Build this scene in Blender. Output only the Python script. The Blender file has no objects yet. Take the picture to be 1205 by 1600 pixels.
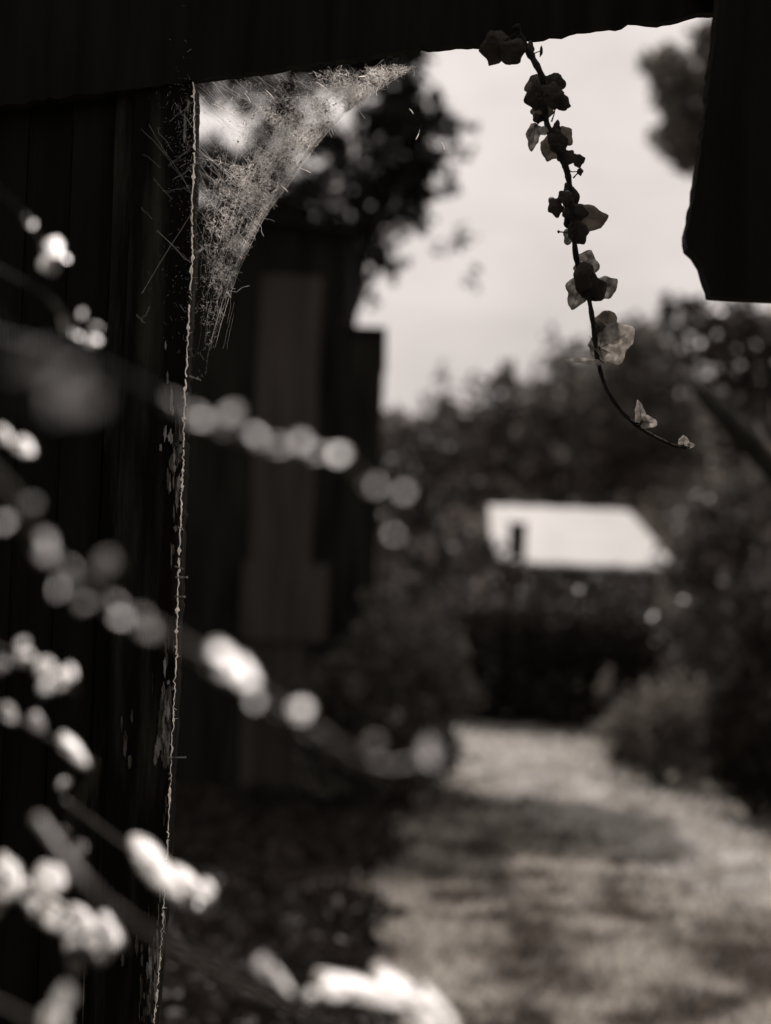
import bpy, math, random
import numpy as np
from mathutils import Vector, noise

S = bpy.context.scene
COL = S.collection
RND = random.Random(7)
NR = np.random.RandomState(11)
R = math.radians

# ------------------------------------------------------------------ camera
CAM = Vector((0, 0, 1.55))
PITCH, ROLL = R(2.28), R(2.3)
FPX = 2510.0                                   # focal length in pixels of the 1205 px wide photograph
fwd = Vector((0, math.cos(PITCH), math.sin(PITCH)))
r0 = Vector((1, 0, 0)); u0 = Vector((0, -math.sin(PITCH), math.cos(PITCH)))
RIGHT = r0 * math.cos(ROLL) + u0 * math.sin(ROLL)
UP = u0 * math.cos(ROLL) - r0 * math.sin(ROLL)
cd = bpy.data.cameras.new('camera'); cam = bpy.data.objects.new('camera', cd); COL.objects.link(cam)
from mathutils import Matrix
m = Matrix((RIGHT, UP, -fwd)).transposed().to_4x4(); m.translation = CAM
cam.matrix_world = m
cd.sensor_fit = 'HORIZONTAL'; cd.sensor_width = 24; cd.lens = 50
cd.clip_start = .02; cd.clip_end = 3000
cd.dof.use_dof = True; cd.dof.focus_distance = 1.6; cd.dof.aperture_fstop = 2.7; cd.dof.aperture_blades = 0
S.camera = cam

# ------------------------------------------------------------------ world and sun
SUN_AZ, SUN_EL = R(-20), R(53)                 # azimuth measured from +Y towards +X
TINT = (1.0, .91, .87)
w = bpy.data.worlds.new('World'); S.world = w; w.use_nodes = True
nt = w.node_tree; nt.nodes.clear()
sky = nt.nodes.new('ShaderNodeTexSky'); sky.sky_type = 'NISHITA'; sky.sun_disc = False
sky.sun_elevation = SUN_EL; sky.sun_rotation = SUN_AZ
sky.dust_density = 6; sky.air_density = 1.6; sky.ozone_density = 1
bw = nt.nodes.new('ShaderNodeRGBToBW')
pw = nt.nodes.new('ShaderNodeMath'); pw.operation = 'POWER'; pw.inputs[1].default_value = .4   # bright thin overcast: the veil evens the sky out
tn = nt.nodes.new('ShaderNodeVectorMath'); tn.operation = 'SCALE'; tn.inputs[0].default_value = [2.36 * c for c in TINT]
bg = nt.nodes.new('ShaderNodeBackground'); bg.inputs[1].default_value = .127
wo = nt.nodes.new('ShaderNodeOutputWorld')
nt.links.new(sky.outputs[0], bw.inputs[0]); nt.links.new(bw.outputs[0], pw.inputs[0])
stc = nt.nodes.new('ShaderNodeTexCoord'); smp = nt.nodes.new('ShaderNodeMapping'); smp.inputs['Scale'].default_value = (1, 1, 2.2)
cln = nt.nodes.new('ShaderNodeTexNoise'); cln.inputs['Scale'].default_value = 7; cln.inputs['Detail'].default_value = 5
clr = nt.nodes.new('ShaderNodeMapRange'); clr.inputs[1].default_value = .3; clr.inputs[2].default_value = .6; clr.inputs[3].default_value = .86; clr.inputs[4].default_value = 1.05
clm = nt.nodes.new('ShaderNodeMath'); clm.operation = 'MULTIPLY'
nt.links.new(stc.outputs['Generated'], smp.inputs[0]); nt.links.new(smp.outputs[0], cln.inputs[0]); nt.links.new(cln.outputs[0], clr.inputs[0]); nt.links.new(clr.outputs[0], clm.inputs[1])
nt.links.new(pw.outputs[0], clm.inputs[0]); nt.links.new(clm.outputs[0], tn.inputs['Scale']); nt.links.new(tn.outputs[0], bg.inputs[0]); nt.links.new(bg.outputs[0], wo.inputs[0])
SUND = Vector((math.sin(SUN_AZ) * math.cos(SUN_EL), math.cos(SUN_AZ) * math.cos(SUN_EL), math.sin(SUN_EL)))
sl = bpy.data.lights.new('sun', 'SUN'); sl.energy = 4.6; sl.angle = R(.55); sl.color = TINT
so = bpy.data.objects.new('sun', sl); COL.objects.link(so); so.rotation_euler = SUND.to_track_quat('Z', 'Y').to_euler()
S.view_settings.view_transform = 'Standard'; S.view_settings.look = 'None'
S.view_settings.exposure = .3; S.view_settings.gamma = 1
S.render.engine = 'CYCLES'
S.cycles.max_bounces = 5; S.cycles.diffuse_bounces = 3; S.cycles.glossy_bounces = 2; S.cycles.transmission_bounces = 3
S.cycles.sample_clamp_indirect = 3

def P(px, py, d):
    return CAM + (fwd + RIGHT * ((px - 602.5) / FPX) - UP * ((py - 800) / FPX)) * d
def mpx(d): return d / FPX

# ------------------------------------------------------------------ materials (a monochrome place: neutral greys)
def toned(a, tone=None):                        # warm brownish greys, as in the toned print
    g, b = tone or ((.82, .68) if a < .09 else (.94, .83) if a < .4 else (.99, .97))
    return (a, a * g, a * b, 1)
def mat(name, a, b=None, scale=8, rough=.7, spec=.3, trans=0, bump=0, bscale=40, island=0, stretch=(1, 1, 1), detail=5, contrast=(.35, .65), tone=None):
    m = bpy.data.materials.new(name); m.use_nodes = True
    n = m.node_tree.nodes; l = m.node_tree.links
    p = n['Principled BSDF']; out = n['Material Output']
    b = a if b is None else b
    p.inputs['Roughness'].default_value = rough
    p.inputs['Specular IOR Level'].default_value = spec
    tc = n.new('ShaderNodeTexCoord'); mp = n.new('ShaderNodeMapping'); mp.inputs['Scale'].default_value = stretch
    l.new(tc.outputs['Object'], mp.inputs[0])
    nz = n.new('ShaderNodeTexNoise'); nz.inputs['Scale'].default_value = scale; nz.inputs['Detail'].default_value = detail
    l.new(mp.outputs[0], nz.inputs[0])
    cr = n.new('ShaderNodeValToRGB')
    cr.color_ramp.elements[0].position = contrast[0]; cr.color_ramp.elements[1].position = contrast[1]
    cr.color_ramp.elements[0].color = toned(a, tone); cr.color_ramp.elements[1].color = toned(b, tone)
    l.new(nz.outputs[0], cr.inputs[0]); c = cr.outputs[0]
    if island:
        g = n.new('ShaderNodeNewGeometry'); mr = n.new('ShaderNodeMapRange')
        mr.inputs[3].default_value = 1 - island; mr.inputs[4].default_value = 1 + island
        l.new(g.outputs['Random Per Island'], mr.inputs[0])
        vm = n.new('ShaderNodeVectorMath'); vm.operation = 'SCALE'
        l.new(c, vm.inputs[0]); l.new(mr.outputs[0], vm.inputs['Scale']); c = vm.outputs[0]
    l.new(c, p.inputs['Base Color'])
    if bump:
        n2 = n.new('ShaderNodeTexNoise'); n2.inputs['Scale'].default_value = bscale; n2.inputs['Detail'].default_value = 6
        l.new(mp.outputs[0], n2.inputs[0])
        bp = n.new('ShaderNodeBump'); bp.inputs['Strength'].default_value = bump; bp.inputs['Distance'].default_value = .01
        l.new(n2.outputs[0], bp.inputs['Height']); l.new(bp.outputs[0], p.inputs['Normal'])
    if trans:
        t = n.new('ShaderNodeBsdfTranslucent'); ad = n.new('ShaderNodeAddShader')
        v2 = n.new('ShaderNodeVectorMath'); v2.operation = 'SCALE'; v2.inputs['Scale'].default_value = trans
        l.new(c, v2.inputs[0]); l.new(v2.outputs[0], t.inputs[0])
        l.new(p.outputs[0], ad.inputs[0]); l.new(t.outputs[0], ad.inputs[1]); l.new(ad.outputs[0], out.inputs[0])
    return m

M = dict(
    old_wood=mat('weathered_dark_timber', tone=(.95, .8), a=.014, b=.024, scale=6, rough=.95, spec=.03, bump=.35, bscale=30, stretch=(6, 6, .5)),
    post_wood=mat('post_timber', tone=(.95, .8), a=.012, b=.07, scale=7, rough=.9, spec=.08, bump=.9, bscale=45, stretch=(7, 7, .6), contrast=(.45, .7)),
    flake=mat('flaking_paint', .22, .75, 60, .9, .1, bump=1, bscale=120, stretch=(3, 3, .7)),
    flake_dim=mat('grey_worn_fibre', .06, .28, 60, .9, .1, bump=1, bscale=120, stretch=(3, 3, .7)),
    silk=mat('spider_silk', .65, .8, 20, .5, .3, trans=.8, tone=(.97, .93)),
    silk_dim=mat('dusty_silk', .36, .62, 20, .8, .1, trans=.7, island=.6, tone=(.985, .96)),
    dust=mat('web_debris', .12, .4, 90, .9, .1, trans=.5, island=.8),
    vine=mat('vine_bark', .012, .03, 90, .7, .2, bump=.5, bscale=200),
    ivy_dark=mat('ivy_leaf_dark', .02, .045, 60, .55, .3, trans=.7, bump=.3, bscale=150),
    ivy_mid=mat('ivy_leaf_mid', .06, .10, 60, .6, .3, trans=1.6, bump=.3, bscale=150),
    ivy_pale=mat('ivy_leaf_pale', .06, .17, 130, .6, .3, trans=1.6, bump=.3, bscale=150, tone=(.96, .9)),
    ivy_tip=mat('ivy_leaf_tip', .16, .34, 130, .6, .3, trans=1.2, bump=.3, bscale=150, tone=(.96, .9)),
    cane=mat('bramble_cane', .12, .22, 60, .5, .4),
    cane_unlit=mat('painted_unlit_cane', .01, .02, 60, .6, .3),
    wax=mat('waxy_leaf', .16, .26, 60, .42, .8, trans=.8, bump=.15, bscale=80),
    wax_dim=mat('painted_dim_waxy_leaf', .04, .08, 60, .42, .35, trans=.6, bump=.15, bscale=80),  # copy of the waxy leaf with dimmer light put into its colour
    cane_mid=mat('brown_cane', .07, .12, 60, .5, .4),
    deep2=mat('brown_leaf', .06, .09, 60, .7, .15, trans=.5),
    deep=mat('dim_leaf', .02, .03, 60, .7, .15, trans=.5),
    dull=mat('dull_leaf', .10, .16, 60, .6, .3, trans=.8),
    shed=mat('tarred_boards', tone=(.95, .8), a=.008, b=.022, scale=3, rough=.95, spec=.06, bump=.5, bscale=20, stretch=(5, 5, .4)),
    shed_pale=mat('worn_door_boards', .034, .06, 3, .9, .08, tone=(.9, .82), bump=.5, bscale=20, stretch=(5, 5, .4)),
    roofwhite=mat('pale_metal_roof', .53, .60, 1.5, .5, .3),
    wall=mat('dark_render', .02, .03, 2, .9, .1),
    bark=mat('bark', .02, .05, 6, .9, .1, bump=.8, bscale=20, stretch=(1, 1, .3)),
    fol_dark=mat('dark_foliage', .006, .016, .8, .5, .25, trans=.4, island=.5),
    fol_bush=mat('speckled_foliage', .04, .12, .8, .4, .35, trans=.3, island=.8),
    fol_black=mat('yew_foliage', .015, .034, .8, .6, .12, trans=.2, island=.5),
    fol_mid=mat('mid_foliage', .014, .04, .9, .3, .6, trans=.5, island=.6),
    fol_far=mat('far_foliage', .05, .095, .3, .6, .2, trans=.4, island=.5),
    fol_grey=mat('grey_foliage', .07, .125, .5, .6, .2, trans=.5, island=.5),
    lawn=mat('lawn_soil', .04, .2, 2.2, .95, .05, bump=1, bscale=8, contrast=(.40, .6), detail=7),
    grass=mat('grass_blades', .05, .27, 2.2, .6, .25, trans=.5, island=.6, contrast=(.42, .58), detail=8),
    painted_lit_grass=mat('painted_lit_grass', .28, .5, 3, .6, .2, trans=.6, island=.3),
    hill=mat('hill_scrub', .03, .042, .15, .95, .05, bump=1, bscale=1),
)

# ------------------------------------------------------------------ builders
class MB:
    def __init__(s): s.v = []; s.f = []
    def add(s, vs, fs):
        k = len(s.v); s.v += [tuple(x) for x in vs]; s.f += [tuple(i + k for i in f) for f in fs]
    def tube(s, pts, rad, n=6, cap=True):
        pts = [Vector(p) for p in pts]
        if not hasattr(rad, '__len__'): rad = [rad] * len(pts)
        vs = []; fs = []; ref = Vector((.31, .2, .93))
        for i, p in enumerate(pts):
            t = (pts[min(i + 1, len(pts) - 1)] - pts[max(i - 1, 0)])
            t = t.normalized() if t.length > 1e-9 else Vector((0, 0, 1))
            a = t.cross(ref)
            if a.length < .1: a = t.cross(Vector((1, 0, 0)))
            a.normalize(); b = t.cross(a)
            for k in range(n):
                an = 2 * math.pi * k / n
                vs.append(p + (a * math.cos(an) + b * math.sin(an)) * rad[i])
        for i in range(len(pts) - 1):
            for k in range(n):
                k2 = (k + 1) % n
                fs.append((i * n + k, i * n + k2, (i + 1) * n + k2, (i + 1) * n + k))
        if cap and n > 2:
            fs.append(tuple(range(n - 1, -1, -1))); fs.append(tuple((len(pts) - 1) * n + k for k in range(n)))
        s.add(vs, fs)
    def prism(s, outline, depth):                # outline: world points, extruded by vector depth
        n = len(outline); o = [Vector(p) for p in outline]
        vs = o + [p + depth for p in o]
        fs = [tuple(range(n)), tuple(range(2 * n - 1, n - 1, -1))] + [(i, i + n, (i + 1) % n + n, (i + 1) % n) for i in range(n)]
        s.add(vs, fs)
    def box(s, x0, x1, y0, y1, z0, z1):
        s.add([(x0, y0, z0), (x1, y0, z0), (x1, y1, z0), (x0, y1, z0), (x0, y0, z1), (x1, y0, z1), (x1, y1, z1), (x0, y1, z1)],
              [(3, 2, 1, 0), (4, 5, 6, 7), (0, 1, 5, 4), (1, 2, 6, 5), (2, 3, 7, 6), (3, 0, 4, 7)])
    def build(s, name, mt, parent=None, smooth=False, label=None, kind=None):
        me = bpy.data.meshes.new(name)
        off = parent_loc(parent)
        v = np.array(s.v, dtype=np.float64) - np.array(off)
        me.from_pydata(v.tolist(), [], s.f); me.materials.append(M[mt])
        if smooth: me.shade_smooth()
        return link(name, me, parent, label, kind)

def parent_loc(p):
    v = Vector((0, 0, 0))
    while p is not None: v += p.location; p = p.parent
    return v
def link(name, me, parent=None, label=None, kind=None):
    o = bpy.data.objects.new(name, me); COL.objects.link(o); o.parent = parent
    if label: o['label'] = label
    if kind: o['kind'] = kind
    return o
def thing(name, loc, label, cat, group=None):
    o = bpy.data.objects.new(name, None); COL.objects.link(o); o.location = loc; o.empty_display_size = .1
    o['label'] = label; o['category'] = cat
    if group: o['group'] = group
    return o
def tag(o, label, cat, group=None):
    o['label'] = label; o['category'] = cat
    if group: o['group'] = group
    return o
def cards_mesh(name, c, size, mt, parent=None, kind='stuff', up_bias=0.0, aspect=.6, label=None):
    """leaf-sized four-cornered pointed leaves at centres c (n,3), each bent a little along its midrib"""
    n = len(c)
    a = NR.normal(size=(n, 3)); a /= np.linalg.norm(a, axis=1)[:, None]
    b = NR.normal(size=(n, 3)); b[:, 2] *= (1 - up_bias)
    b -= a * (a * b).sum(1)[:, None]; b /= np.linalg.norm(b, axis=1)[:, None]
    nn = np.cross(a, b)
    L = (size * NR.uniform(.6, 1.4, n))[:, None]; W = L * aspect
    v = np.stack([c - a * L * .5, c + b * W * .5 + nn * L * .1, c + a * L * .5, c - b * W * .5 + nn * L * .1], 1).reshape(-1, 3)
    v -= np.array(parent_loc(parent))
    me = bpy.data.meshes.new(name)
    me.vertices.add(4 * n); me.vertices.foreach_set('co', v.ravel().astype(np.float32))
    # two triangles sharing the midrib
    i = np.arange(n) * 4
    tri = np.stack([i, i + 1, i + 2, i, i + 2, i + 3], 1).reshape(-1)
    me.loops.add(6 * n); me.loops.foreach_set('vertex_index', tri.astype(np.int32))
    me.polygons.add(2 * n); me.polygons.foreach_set('loop_start', (np.arange(2 * n) * 3).astype(np.int32))
    me.update(calc_edges=True); me.materials.append(M[mt])
    return link(name, me, parent, label, kind)
def blob_points(blobs, dens):
    """blobs: (px, py, d, r_px[, weight]); leaf centres in uneven clumps"""
    out = []
    for bl in blobs:
        px, py, d, r = bl[:4]; wgt = bl[4] if len(bl) > 4 else 1
        c = np.array(P(px, py, d)); rr = r * mpx(d)
        n = int(dens * wgt * (r / 40.0) ** 2)
        nsub = max(6, n // 14)
        sc = NR.normal(size=(nsub, 3)); sc /= np.linalg.norm(sc, axis=1)[:, None]
        sc = c + sc * rr * (NR.uniform(.05, 1, nsub) ** .5)[:, None]
        k = NR.randint(0, nsub, n)
        out.append(sc[k] + NR.normal(size=(n, 3)) * rr * .16)
    return np.concatenate(out)
def ground_z(x, y): return .05 * noise.noise(Vector((x * .4, y * .4, 0))) + .02 * noise.noise(Vector((x * 1.7, y * 1.7, 3)))
def grow_tree(name, base, trunk_pts, r0_, blobs, dens, leaf, mt, label, cat='tree', group=None, limbs=True, bark='bark', part='crown'):
    root = thing(name, base, label, cat, group)
    mb = MB(); tp = [Vector(base)] + [Vector(p) for p in trunk_pts]
    rad = [r0_ * (1 - .8 * i / max(1, len(tp) - 1)) for i in range(len(tp))]
    mb.tube(tp, rad, 8); mb.build('trunk' if part == 'crown' else 'stem', bark, root, True)
    if limbs:
        for bl in blobs:
            if len(bl) > 4 and bl[4] < .5: continue
            c = P(*bl[:3]); k = min(range(len(tp)), key=lambda i: (tp[i] - c).length if tp[i].z <= c.z + .1 or i == 0 else 1e9)
            st = tp[max(0, k)]; mid = st.lerp(c, .5) + Vector((0, 0, -.1 * (c - st).length))
            lb = MB(); rr = max(.008, rad[max(0, k)] * .35); lb.tube([st, mid, c], [rr, rr * .7, rr * .3], 5)
            for q in range(3):
                e = c + Vector((RND.uniform(-1, 1), RND.uniform(-1, 1), RND.uniform(-.6, 1))) * bl[3] * mpx(bl[2])
                lb.tube([mid.lerp(c, .6), e], [rr * .4, rr * .12], 4)
            lb.build('limb', bark, root, True)
    cards_mesh(part, blob_points(blobs, dens), leaf, mt, root, label=None)
    return root

# ------------------------------------------------------------------ ground, hill
def ground():
    xs = np.concatenate([[-600, -200, -80, -40, -22], np.linspace(-14, 14, 113), [22, 40, 80, 200, 600]])
    ys = np.concatenate([[-60, -20, -8], np.linspace(-4, 32, 145), [45, 60, 90, 160, 300, 700, 1500]])
    vs = [(x, y, ground_z(x, y)) for y in ys for x in xs]
    nx = len(xs); fs = [(j * nx + i, j * nx + i + 1, (j + 1) * nx + i + 1, (j + 1) * nx + i) for j in range(len(ys) - 1) for i in range(nx - 1)]
    me = bpy.data.meshes.new('lawn_ground'); me.from_pydata(vs, [], fs); me.materials.append(M['lawn']); me.shade_smooth()
    link('ground', me, None, None, 'structure')
ground()
def hill():
    mb = MB(); nx, ny = 60, 16; vs = []
    for j in range(ny):
        for i in range(nx):
            x = -60 + 120 * i / (nx - 1); y = 46 + 60 * j / (ny - 1)
            t = j / (ny - 1); h = 11.2 * math.sin(math.pi * min(1, t * 1.05) * .5) ** .8 * (1 + .010 * x) if j else -.4
            vs.append((x, y, h + (1.1 * noise.noise(Vector((x * .12, y * .12, 5))) if j else 0)))
    fs = [(j * nx + i, j * nx + i + 1, (j + 1) * nx + i + 1, (j + 1) * nx + i) for j in range(ny - 1) for i in range(nx - 1)]
    mb.add(vs, fs); mb.build('hill', 'hill', None, True, kind='structure')
hill()

def shade_edge(y):
    return -.10 + .16 * noise.noise(Vector((0, y * 1.3, 2))) + .10 * noise.noise(Vector((3, y * 5, 2))) + (.10 if y > 9 else 0)
def grass():
    n = 95000
    y = 4.6 + 18 * NR.uniform(0, 1, n) ** 1.35
    x = NR.uniform(-1, 1, n) * (y * .30 + .5) + .3
    # tufts
    k = NR.randint(0, 9000, n)
    tx = NR.normal(size=9000) * .05; x = x + tx[k]
    nlit = 26000                                # extra pale blades: sunlit brightness of the far lawn put into colour
    py_ = NR.uniform(7.5, 18, nlit); cx = np.interp(py_, [7.5, 10, 13, 18], [2.3, 1.9, 1.25, 1.0]); px_ = cx + NR.normal(size=nlit) * np.interp(py_, [7.5, 12, 18], [.25, .4, .55])
    keep = (x > np.array([shade_edge(b) for b in y]) - .1 * NR.uniform(0, 1, n)) | (y > 11.3)
    x = np.concatenate([x[keep], px_]); y = np.concatenate([y[keep], py_]); n0 = int(keep.sum()); n = len(x)
    z = np.array([ground_z(a, b) for a, b in zip(x, y)])
    h = (.015 + .035 * NR.uniform(0, 1, n) ** 2) * (1 + .02 * y)
    ang = NR.uniform(0, 6.283, n); lean = NR.uniform(.4, 1.8, n) * h; wd = .004 + .0011 * y
    la = NR.uniform(0, 6.283, n)
    dx, dy = np.cos(ang) * wd, np.sin(ang) * wd
    v = np.stack([np.stack([x - dx, y - dy, z - .01], 1), np.stack([x + dx, y + dy, z - .01], 1),
                  np.stack([x + np.cos(la) * lean, y + np.sin(la) * lean, z + h], 1)], 1).reshape(-1, 3)
    me = bpy.data.meshes.new('grass'); me.vertices.add(3 * n); me.vertices.foreach_set('co', v.ravel().astype(np.float32))
    me.loops.add(3 * n); me.loops.foreach_set('vertex_index', np.arange(3 * n, dtype=np.int32))
    me.polygons.add(n); me.polygons.foreach_set('loop_start', (np.arange(n) * 3).astype(np.int32))
    me.update(calc_edges=True); me.materials.append(M['grass']); me.materials.append(M['painted_lit_grass'])
    mi = np.zeros(n, dtype=np.int32); mi[n0:] = 1; me.polygons.foreach_set('material_index', mi)
    o = link('grass', me, None, None, 'stuff'); tag(o, 'short rough lawn grass, painted paler for sunlight towards the black hedge', 'grass')
grass()

# ------------------------------------------------------------------ the small white-roofed outbuilding
def outbuilding():
    D = 30.0
    # ridge at py 796, eave at py 884; plan is parallel to the picture
    rl, rr_ = P(768, 797, D + 1.7), P(984, 797, D + 1.7)
    el, er = P(800, 884, D), P(1060, 888, D)
    zr = (rl.z + rr_.z) / 2; ze = (el.z + er.z) / 2
    xl = rl.x - .05; base = Vector(((rl.x + er.x) / 2, D + 1.7, 0))
    root = thing('garden_outbuilding', base, 'low outbuilding with bright white roof beyond the lawn', 'outbuilding')
    yb = D + 1.7; n = 9
    for i in range(n):                                            # roof sheets with standing laps
        t0, t1 = i / n, (i + 1) / n
        a = Vector((xl + (rr_.x - xl) * t0, yb, zr)); b = Vector((xl + (rr_.x - xl) * t1, yb, zr))
        c = Vector((xl + (er.x - xl) * t1 + .0, D, ze)); d = Vector((xl + (er.x - xl) * t0, D, ze))
        lift = Vector((0, 0, .012 * (i % 2)))
        mb = MB(); mb.prism([d + lift, c + lift, b + lift, a + lift], Vector((0, .02, .045))); mb.build('roof_sheet', 'roofwhite', root)
    mb = MB(); mb.add([(xl, yb, zr), (rr_.x, yb, zr), (er.x, yb + 1.7, ze), (xl, yb + 1.7, ze)], [(0, 1, 2, 3)]); mb.build('rear_roof', 'roofwhite', root)
    mb = MB(); mb.box(xl + .15, er.x - .35, D + .12, yb + 1.5, -.1, ze - .02); mb.build('wall', 'wall', root)
    f = MB(); f.box(xl + .9, xl + 1.7, D + .06, D + .118, .05, ze - .25); dr = f.build('door', 'shed', root)
    f = MB(); f.box(xl + 2.2, xl + 3.0, D + .06, D + .118, .85, ze - .3); f.build('window', 'shed', root)
    c0, c1 = P(796, 820, D - .1), P(821, 820, D - .1)
    f = MB(); f.box(c0.x, c1.x, D - .35, D - .08, -.1, c0.z); fl = f.build('chimney', 'wall', root, label='dark square flue stack at the left end of the roof')
    f = MB(); f.box(c0.x - .03, c1.x + .03, D - .38, D - .05, c0.z, c0.z + .04); f.build('chimney_cap', 'shed', fl)
outbuilding()

# ------------------------------------------------------------------ near shed on the left
def shed():
    D = 11.2
    def X(px): return P(px, 900, D).x
    x_r, x_h = X(586), X(527)
    z_lo = P(590, 515, D).z; z_hi = P(530, 362, D).z; z_hl = P(410, 345, D).z
    x0 = -6.5
    root = thing('garden_shed', (x_h - .8, D, 0), 'tall dark tarred timber shed with a narrow lean-to behind the cobweb and doorpost', 'shed')
    def boards(xa, xb, y, z0, zf, wd, mt='shed', name='board'):
        x = xa; i = 0
        while x < xb - .01:
            x2 = min(xb, x + wd * RND.uniform(.9, 1.1))
            dy = RND.uniform(0, .012)
            mb = MB(); mb.prism([(x, y + dy, z0), (x2 - .006, y + dy, z0), (x2 - .006, y + dy, zf(x2)), (x, y + dy, zf(x))], Vector((0, .022, 0)))
            mb.build(name, mt, root); x = x2; i += 1
    zf = lambda x: z_hi + (x_h - x) * .10
    boards(x0, X(385), D, 0, zf, .22)
    boards(X(490), x_h, D - .0, 0, zf, .18)
    boards(X(385), X(490), D, P(400, 420, D).z, zf, .2)
    mb = MB(); mb.box(x0, x_h, D + .04, D + 2.6, 0, z_hi - .02); mb.build('wall', 'shed', root)
    # door: paler worn boards framed by dark posts
    zt = P(430, 425, D).z
    dr = MB(); dr.box(X(388), X(487), D - .01, D + .03, .05, zt); door = dr.build('door', 'shed_pale', root, label='worn plank door slightly paler than the shed')
    for a, b in ((388, 412), (413, 437), (438, 462), (463, 486)):
        q = MB(); q.box(X(a), X(b), D - .028, D - .012, .06, zt - .02); q.build('plank', 'shed_pale', door)
    q = MB(); q.box(X(380), X(515), D - .075, D - .03, P(440, 1000, D).z, P(440, 880, D).z); q.build('crate_panel', 'shed_pale', root)
    q = MB(); q.box(X(490), X(500), D - .05, D - .002, 0, zt); q.build('door_post', 'shed', root)
    q = MB(); q.prism([(x0, D - .12, zf(x0)), (x_h + .03, D - .12, z_hi), (x_h + .03, D - .12, z_hi + .035), (x0, D - .12, zf(x0) + .035)], Vector((0, 2.9, 0))); q.build('roof', 'shed', root)
    # lean-to on the right side
    x = x_h + .004
    mb = MB(); mb.box(x, x_r, D + .03, D + 2.2, 0, z_lo - .01); mb.build('lean_to_wall', 'shed', root)
    boards(x, x_r, D - .002, 0, lambda q: z_lo - .012, .14)
    q = MB(); q.box(x, x_r + .012, D - .04, D + 2.3, z_lo, z_lo + .022); q.build('lean_to_roof', 'shed', root)
shed()

# ------------------------------------------------------------------ trees, bushes
def zt(px, py, d): return P(px, py, d)
# big tree behind the shed, upper left
d = 14.5
grow_tree('broadleaf_tree', (P(505, 900, d).x, d, 0), [zt(520, 800, d), zt(540, 520, d), zt(575, 370, d), zt(560, 220, d)], .13,
    [(470, 108, d, 50), (545, 98, d, 55), (620, 95, d, 50), (385, 135, d, 40), (330, 140, d, 30), (620, 195, d, 62, 1.3), (660, 255, d, 42, 1.3), (575, 285, d, 52),
     (645, 300, d, 40), (500, 215, d, 36), (478, 305, d, 52), (440, 190, d, 36), (355, 290, d, 38), (340, 370, d, 62), (400, 395, d, 60), (600, 350, d, 34, .6),
     (560, 395, d, 22, .5), (712, 370, d, 40, .07), (735, 440, d, 26, .07), (690, 380, d, 20, .1), (640, 355, d, 30, .22), (610, 420, d, 28, .3), (565, 455, d, 22, .3), (708, 190, d, 24, .3), (700, 290, d, 24, .3), (722, 240, d, 20, .2), (560, 335, d, 40, .5), (605, 300, d, 42, .6), (735, 200, d, 20, .15), (545, 420, d, 28, .5), (580, 470, d, 16, .25), (655, 150, d, 34, .5), (660, 340, d, 26, .3), (590, 400, d, 30, .5), (545, 350, d, 40), (570, 430, d, 22, .4), (440, 150, d, 30), (330, 260, d, 45), (390, 270, d, 45), (420, 245, d, 40), (690, 190, d, 26, .6), (530, 250, d, 30, .6), (380, 330, d, 45), (680, 215, d, 30, .5), (440, 345, d, 50), (320, 440, d, 70), (400, 20, d, 90), (560, 10, d, 100)],
    560, .078, 'fol_dark', 'dark broadleaf tree rising behind the tall shed, sky showing through its leaves')
d = 22
grow_tree('broadleaf_tree', (zt(1200, 900, d).x + 1.0, d, 0), [zt(1330, 700, d), zt(1300, 400, d), zt(1220, 220, d)], .25,
    [(1035, 105, d, 34), (1055, 160, d, 36), (1050, 215, d, 36), (1062, 250, d, 26), (1100, 75, d, 30), (1065, 112, d, 48), (1085, 170, d, 50), (1078, 225, d, 46), (1118, 60, d, 34), (1150, 130, d, 70), (1170, 230, d, 80), (1250, 100, d, 110), (1260, 260, d, 110)],
    420, .13, 'fol_grey', 'grey leafed tree against the sky beside the hanging board')
# far wood edge: separate trees on the hill foot
far = [(600, 690, 48, 60, 'far tree just right of the shed, rounded crown on the skyline'),
       (690, 655, 50, 48, 'small far tree with a thin spire top against the sky'),
       (785, 632, 46, 62, 'far round tree on the skyline above the white roof'),
       (885, 602, 44, 72, 'tall far tree on the skyline behind the curved vine tip'),
       (985, 572, 42, 84, 'far tree on the skyline right of the vine')]
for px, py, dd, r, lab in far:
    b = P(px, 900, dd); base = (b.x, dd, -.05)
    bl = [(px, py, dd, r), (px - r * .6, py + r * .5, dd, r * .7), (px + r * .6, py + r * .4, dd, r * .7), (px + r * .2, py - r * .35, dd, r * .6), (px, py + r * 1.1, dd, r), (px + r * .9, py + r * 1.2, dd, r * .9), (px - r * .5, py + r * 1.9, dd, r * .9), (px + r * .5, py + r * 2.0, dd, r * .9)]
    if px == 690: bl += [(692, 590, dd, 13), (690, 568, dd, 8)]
    grow_tree('skyline_tree', base, [P(px, 850, dd), P(px, py + 10, dd)], .22, bl, 170, .28, 'fol_far', lab, group='trees along the skyline', limbs=False)
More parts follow.
